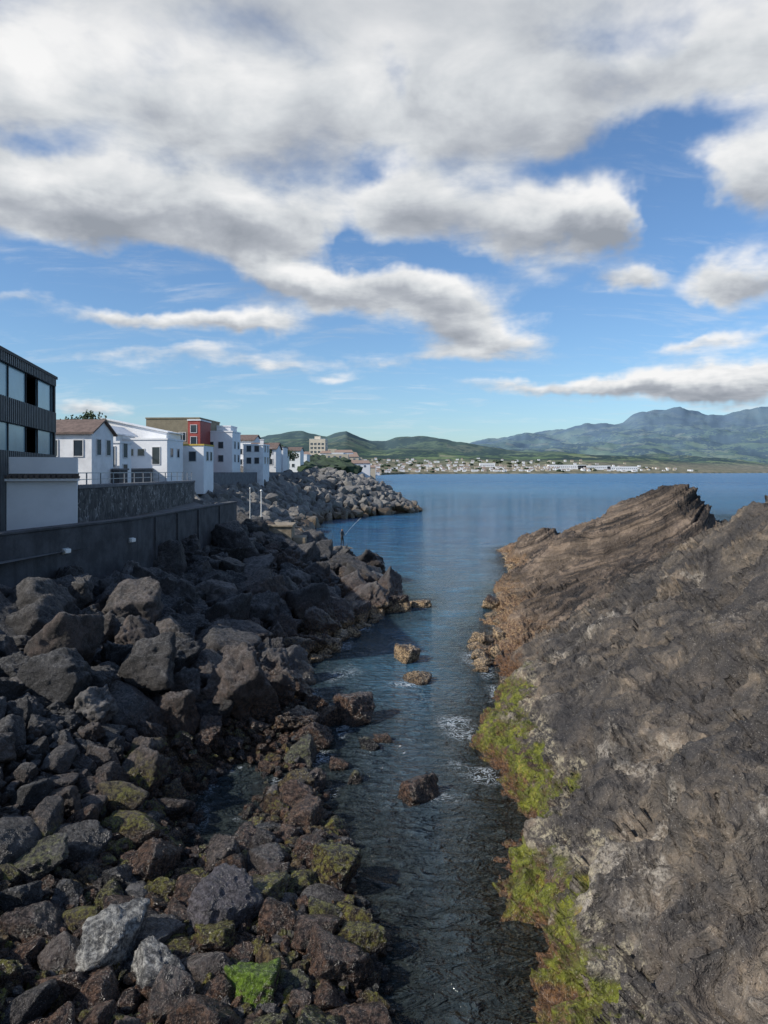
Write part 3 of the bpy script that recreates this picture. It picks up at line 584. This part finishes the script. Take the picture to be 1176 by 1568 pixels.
def wall_lamp(i,fr,z):
    p=Vector(pts[i]).lerp(Vector(pts[i+1]),fr); l=empty('bulkhead_lamp',(p.x,p.y,z),math.atan2(pts[i+1][1]-pts[i][1],pts[i+1][0]-pts[i][0]))
    a=MB(); a.box(-.19,.19,-.06,-.002,-.11,.11); a.build('backplate',[metal],l,.01); a=MB(); a.box(-.16,.16,-.18,-.062,-.085,.085); a.build('lens',[lamp],l,.03)
wall_lamp(1,.40,4.55); wall_lamp(1,.93,4.55)
e=empty('stone_retaining_wall'); b=MB()
P0=[(-15.7,38),(-19.2,75)]
b.seg(P0[0],P0[1],.6,(3.5,3.0),(6.7,6.5)); b.build('wall_body',[rs],e)
c=MB(); c.seg((-15.62,37.9),(-19.12,75),.78,(6.705,6.505),(6.9,6.7)); c.build('coping',[cop],e,.03)
b=MB(); b.box(-16.3,-15.72,36.9,37.95,3.5,6.95); b.build('end_pier',[rs],e)
e=empty('promenade_wall'); b=MB(); b.seg((-21.5,60),(-27,92),.5,5,(7.7,7.9)); b.build('wall_body',[dc],e); c=MB(); c.seg((-21.42,60),(-26.9,92),.66,(7.705,7.905),(7.85,8.05)); c.build('coping',[cop],e,.02)
b=MB(); b.seg((-23,93),(-14,138),.4,5,(7.5,7.5)); b.build('breakwater_parapet_wall',[cop])
b=MB(); b.poly([(-14.5,10,4.55),(-11.4,34,4.55),(-10.8,51.5,4.55),(-19.6,76,4.55),(-40,76,4.56),(-40,10,4.56)]); b.build('pavement',[asph])
e=empty('metal_railing'); b=MB()
for fr in np.linspace(.05,1,14):
    p=Vector((-16.0,38.4)).lerp(Vector((-19.5,75)),float(fr)); b.box(p.x-.03,p.x+.03,p.y-.03,p.y+.03,6.8,7.55)
b.build('posts',[metal],e); b=MB(); b.seg((-16,38.4),(-19.5,75),.04,7.5,7.55); b.seg((-16,38.4),(-19.5,75),.03,7.15,7.19); b.build('rails',[metal],e)
conc=simple('tan_concrete',(.34,.28,.20),.9,.3,2,bumpd=.02)
e=empty('concrete_landing',(-9.1,54.5,1.6),.05); b=MB(); b.box(0,2.3,0,3,-1.5,1.9); b.box(2.35,3.3,.3,2.6,-1.5,1.1); b.build('blocks',[conc],e,.04); b=MB(); b.box(-.1,2.4,-.1,3.1,1.905,2.05); b.build('slab',[conc],e,.03)
def pole(x,y,z0,z1,r=.05):
    bm=bmesh.new(); bmesh.ops.create_cone(bm,cap_ends=True,segments=12,radius1=r,radius2=r*.6,depth=z1-z0,matrix=Matrix.Translation((x,y,(z0+z1)/2)))
    bmesh.ops.create_uvsphere(bm,u_segments=10,v_segments=6,radius=r*1.8,matrix=Matrix.Translation((x,y,z1)))
    bmesh.ops.create_cone(bm,cap_ends=True,segments=12,radius1=r*3,radius2=r*3,depth=.08,matrix=Matrix.Translation((x,y,z0+.04)))
    me=bpy.data.meshes.new('marker_pole'); bm.to_mesh(me); bm.free(); me.materials.append(lamp); link(bpy.data.objects.new('marker_pole',me))
pole(-9.0,54.2,2.6,6.2,.05); pole(-9.6,53,3.0,6.4,.035)
# ------------------------------------------------------------ fisherman
def person():
    J={'pel':(0,0,.93),'sp':(0,.01,1.15),'ch':(0,.0,1.38),'nk':(0,-.01,1.5),'hd':(0,-.02,1.62),'ht':(0,-.01,1.72),
     'hl':(-.1,0,.9),'kl':(-.14,-.03,.5),'al':(-.16,.02,.09),'tl':(-.18,-.14,.04),'hr':(.1,0,.9),'kr':(.15,-.05,.5),'ar':(.19,0,.09),'tr':(.22,-.15,.04),
     'sl':(-.19,0,1.42),'el':(-.25,-.05,1.15),'wl':(-.12,-.27,1.08),'fl':(-.06,-.34,1.10),'sr':(.19,0,1.42),'er':(.27,-.04,1.15),'wr':(.14,-.28,1.12),'fr':(.07,-.35,1.14)}
    R={'pel':.145,'sp':.13,'ch':.155,'nk':.06,'hd':.095,'ht':.07,'hl':.1,'kl':.062,'al':.045,'tl':.04,'hr':.1,'kr':.062,'ar':.045,'tr':.04,'sl':.065,'el':.045,'wl':.032,'fl':.035,'sr':.065,'er':.045,'wr':.032,'fr':.035}
    E=['pel sp','sp ch','ch nk','nk hd','hd ht','pel hl','hl kl','kl al','al tl','pel hr','hr kr','kr ar','ar tr','ch sl','sl el','el wl','wl fl','ch sr','sr er','er wr','wr fr']
    ks=list(J); me=bpy.data.meshes.new('fisherman'); me.from_pydata([J[k] for k in ks],[tuple(ks.index(a) for a in s.split()) for s in E],[])
    o=bpy.data.objects.new('fisherman',me); link(o); md=o.modifiers.new('skin','SKIN')
    for i,k in enumerate(ks):
        sv=me.skin_vertices[0].data[i]; sv.radius=(R[k],R[k]); sv.use_root=(k=='pel')
    o.modifiers.new('sub','SUBSURF').levels=2; o.modifiers['sub'].render_levels=2
    m,t,b=newmat('fisherman_clothes'); z=t.sep(t.N.new('ShaderNodeTexCoord').outputs['Object'])[2]
    c=t.ramp(t.m('DIVIDE',z,1.8),[(0,(.02,.02,.02)),(.5,(.025,.03,.045)),(.54,(.04,.045,.05)),(.83,(.04,.045,.05)),(.85,(.30,.17,.11)),(.92,(.30,.17,.11)),(.935,(.02,.015,.01))],'CONSTANT')
    t.put(b.inputs['Base Color'],c); b.inputs['Roughness'].default_value=.8; me.materials.append(m)
    return o
fm=person(); fm.location=(-4.15,73,.22); fm.rotation_euler=(0,0,math.radians(60))
me=rockmesh(901,4,14,12,(1.3,1,.45),1,M_b); pr=place(me,None,-4.15,73,-.06,.85,'standing_rock',.02,.8)
cv=bpy.data.curves.new('fishing_rod','CURVE'); cv.dimensions='3D'; cv.bevel_depth=.012; sp=cv.splines.new('POLY'); sp.points.add(5)
for i in range(6): k_=i/5; sp.points[i].co=(-4.15+.31+k_*1.6,73-.2-k_*.5,1.34+k_*2.1-.35*k_**2,1)
cv.materials.append(metal); link(bpy.data.objects.new('fishing_rod',cv))
# ------------------------------------------------------------ trees among houses
bark=simple('bark',(.09,.065,.045),.9,.3,6); leaf=simple('leaf_foliage',(.06,.09,.03),.8,.4,1.5,col2=(.02,.035,.015))
def tree(x,y,z,h,r,name='tree'):
    e=empty(name,(x,y,z)); bm=bmesh.new(); th=h*.55
    bmesh.ops.create_cone(bm,cap_ends=True,segments=9,radius1=.2,radius2=.1,depth=th,matrix=Matrix.Translation((0,0,th/2)))
    for i in range(6):
        a=i*1.05; L=r*.8; d=Vector((math.cos(a),math.sin(a),.9)).normalized(); q=d.to_track_quat('Z','Y').to_matrix().to_4x4()
        bmesh.ops.create_cone(bm,cap_ends=True,segments=6,radius1=.08,radius2=.03,depth=L,matrix=Matrix.Translation(Vector((0,0,th*.9))+d*L*.5)@q)
    me=bpy.data.meshes.new('trunk'); bm.to_mesh(me); bm.free(); me.materials.append(bark); link(bpy.data.objects.new('trunk',me),e)
    mb=MB()
    for c in range(26):
        a=random.uniform(0,6.28); rr=r*random.random()**.5; cz=th+random.uniform(0,h-th)*(1-.5*rr/r); cx,cy=rr*math.cos(a),rr*math.sin(a); cr=r*random.uniform(.2,.38)
        for l in range(70):
            dv=Vector((random.gauss(0,1),random.gauss(0,1),random.gauss(0,.8))).normalized()*cr*random.uniform(.6,1.05); p=Vector((cx,cy,cz))+dv
            u=Vector((random.gauss(0,1),random.gauss(0,1),random.gauss(0,1))).normalized()*.16; v=u.orthogonal().normalized()*.1
            mb.poly([p-u,p+v,p+u,p-v])
    mb.build('crown',[leaf],e)
tree(-33,82,9,5.0,2.6); tree(-36,78,8,6.2,2.6); tree(-20.3,121,8,3.6,1.6); tree(-27,150,8,6,3); tree(-29.5,98,8,5,1.8)
for x,y in ((-24,160),(-28,175),(-26,200),(-33,215),(-33,240)): tree(x,y,8,random.uniform(5,7),3.2)
# ------------------------------------------------------------ world
w=bpy.data.worlds.new('World'); scene.world=w; w.use_nodes=True; t=NT(w.node_tree)
try: w.cycles.sampling_method='MANUAL'; w.cycles.sample_map_resolution=512
except Exception: pass
bg=w.node_tree.nodes['Background']; sky=t.N.new('ShaderNodeTexSky'); sky.sky_type='NISHITA'; sky.sun_disc=False
sd=Vector((-.80,-.34,.62)).normalized(); el=math.asin(sd.z); az=math.atan2(sd.x,sd.y)
sky.sun_elevation=el; sky.sun_rotation=az; sky.air_density=1.0; sky.dust_density=.6; sky.ozone_density=2.2; sky.altitude=50
dirv=t.vm('NORMALIZE',t.N.new('ShaderNodeTexCoord').outputs['Generated']); x,y,z=t.sep(dirv)
wn=t.noise(dirv,5.5,5,.62,out=1); wv=t.vm('SUBTRACT',wn,(.5,.5,.5)); wx,wy,wz=t.sep(wv)
AZ=t.m('ADD',t.m('ARCTAN2',x,y),t.m('MULTIPLY',wx,.20)); EL=t.m('ADD',t.m('ARCSINE',z),t.m('MULTIPLY',wy,.10))
C=[(350,170,330,105,1.2),(760,130,210,100,1.1),(540,-10,800,85,1.0),(200,330,250,58,1.35),(40,290,120,50,.8),(400,345,110,50,.9),(800,330,125,62,1.35),(935,335,75,38,1.15),(610,320,85,55,1.15),(430,432,95,30,1.25),(590,455,160,36,1.25),(750,515,140,28,1.15),(690,480,90,30,.8),
 (190,488,95,15,1.0),(350,500,90,18,1.15),(1140,430,120,36,1.35),(960,412,75,16,.95),(940,592,260,17,1.2),(1110,575,160,34,1.05),(1130,270,90,60,1.0),(1080,90,200,50,.8),(910,200,110,45,.8),(140,612,100,16,1.1),(400,568,130,14,.65),(220,545,150,12,.5),(620,548,300,10,.4),(1100,520,120,9,.6),(-80,120,150,120,.8),(1290,100,200,160,.7),(20,455,60,12,.6),
 (570,260,50,30,-.6),(525,370,35,40,-.7),(870,245,80,20,-.4),(1030,330,60,80,-.9),(1010,200,110,30,-.5),(40,205,80,25,-.4),(680,400,130,16,-.5),(200,425,220,22,-1.1),(600,120,25,60,-.4),(920,500,120,25,-.7),(400,620,500,30,-.5),(1000,470,110,20,-.7)]
F_=None;Gd=None
for (px,py,sx,sy,A) in C:
    u=tu(px);v=tv(py); a=math.atan(u); e_=math.atan(v*math.cos(a)); sa=sx/1132*math.cos(a)**2*.95; se=sy/1132*math.cos(math.atan(v))**2
    p=t.m('DIVIDE',t.m('SUBTRACT',AZ,a),sa); q=t.m('DIVIDE',t.m('SUBTRACT',EL,e_),se)
    r2=t.m('ADD',t.m('MULTIPLY',p,p),t.m('MULTIPLY',q,q)); g=t.m('MULTIPLY',t.m('EXPONENT',t.m('MULTIPLY',r2,-.9)),A)
    F_=g if F_ is None else t.m('ADD',F_,g)
    if A>0: gq=t.m('MULTIPLY',g,q); Gd=gq if Gd is None else t.m('ADD',Gd,gq)
zz=t.m('ADD',t.m('MAXIMUM',z,0),.16); pl=t.comb(t.m('DIVIDE',x,zz),t.m('DIVIDE',y,zz),0)
n1=t.noise(pl,1.9,6,.55,.2); n2=t.noise(t.vm('ADD',pl,(5,3,0)),4.5,5,.55,.2)
nn=t.m('ADD',t.m('MULTIPLY',t.m('SUBTRACT',n1,.5),1.9),t.m('MULTIPLY',t.m('SUBTRACT',n2,.5),.8))
behind=t.ss(y,-.1,.35,1,0)
dens=t.m('ADD',t.m('ADD',F_,nn),t.m('MULTIPLY',behind,.35))
alpha=t.ss(dens,.18,1.0)
wisp=t.m('MULTIPLY',t.ss(t.noise(t.vm('MULTIPLY',pl,(1,2.5,1)),2.2,7,.65,.6),.5,.75),.28)
alpha=t.m('MULTIPLY',t.m('MAXIMUM',alpha,wisp),t.ss(z,0,.05))
lit=t.m('ADD',t.m('MULTIPLY',Gd,.55),t.m('MULTIPLY',t.m('SUBTRACT',n2,.5),1.3)); lit=t.m('ADD',lit,t.m('MULTIPLY',t.m('SUBTRACT',n1,.5),.8)); lit=t.m('SUBTRACT',lit,t.m('MULTIPLY',t.m('SUBTRACT',dens,1.1),.22))
cc=t.ramp(t.m('ADD',lit,.5),[(.0,(.31,.34,.39)),(.25,(.44,.47,.52)),(.5,(.65,.68,.71)),(.85,(.93,.93,.93))])
highg=t.ss(z,.44,.62); cc=t.mix(t.m('MULTIPLY',highg,.6),cc,(.35,.38,.44,1))
skyc=t.scale(t.mix(1,sky.outputs[0],(.80,1.0,1.19,1),'MULTIPLY'),.122)
fin_=t.mix(alpha,skyc,cc); t.put(bg.inputs[0],fin_); bg.inputs[1].default_value=1
sun=bpy.data.lights.new('sun','SUN'); sun.energy=5.0; sun.angle=math.radians(.5); sun.color=(1,.94,.85); so=bpy.data.objects.new('sun',sun); link(so); so.rotation_euler=sd.to_track_quat('Z','Y').to_euler()
cam=bpy.data.cameras.new('camera'); co=bpy.data.objects.new('camera',cam); link(co); co.location=(0,0,H); co.rotation_euler=(math.pi/2,0,0)
cam.sensor_fit='VERTICAL'; cam.sensor_height=36; cam.lens=26; cam.shift_y=-.0395; cam.clip_end=60000; cam.clip_start=.1; scene.camera=co
scene.view_settings.view_transform='Standard'; scene.view_settings.look='None'; scene.view_settings.exposure=0
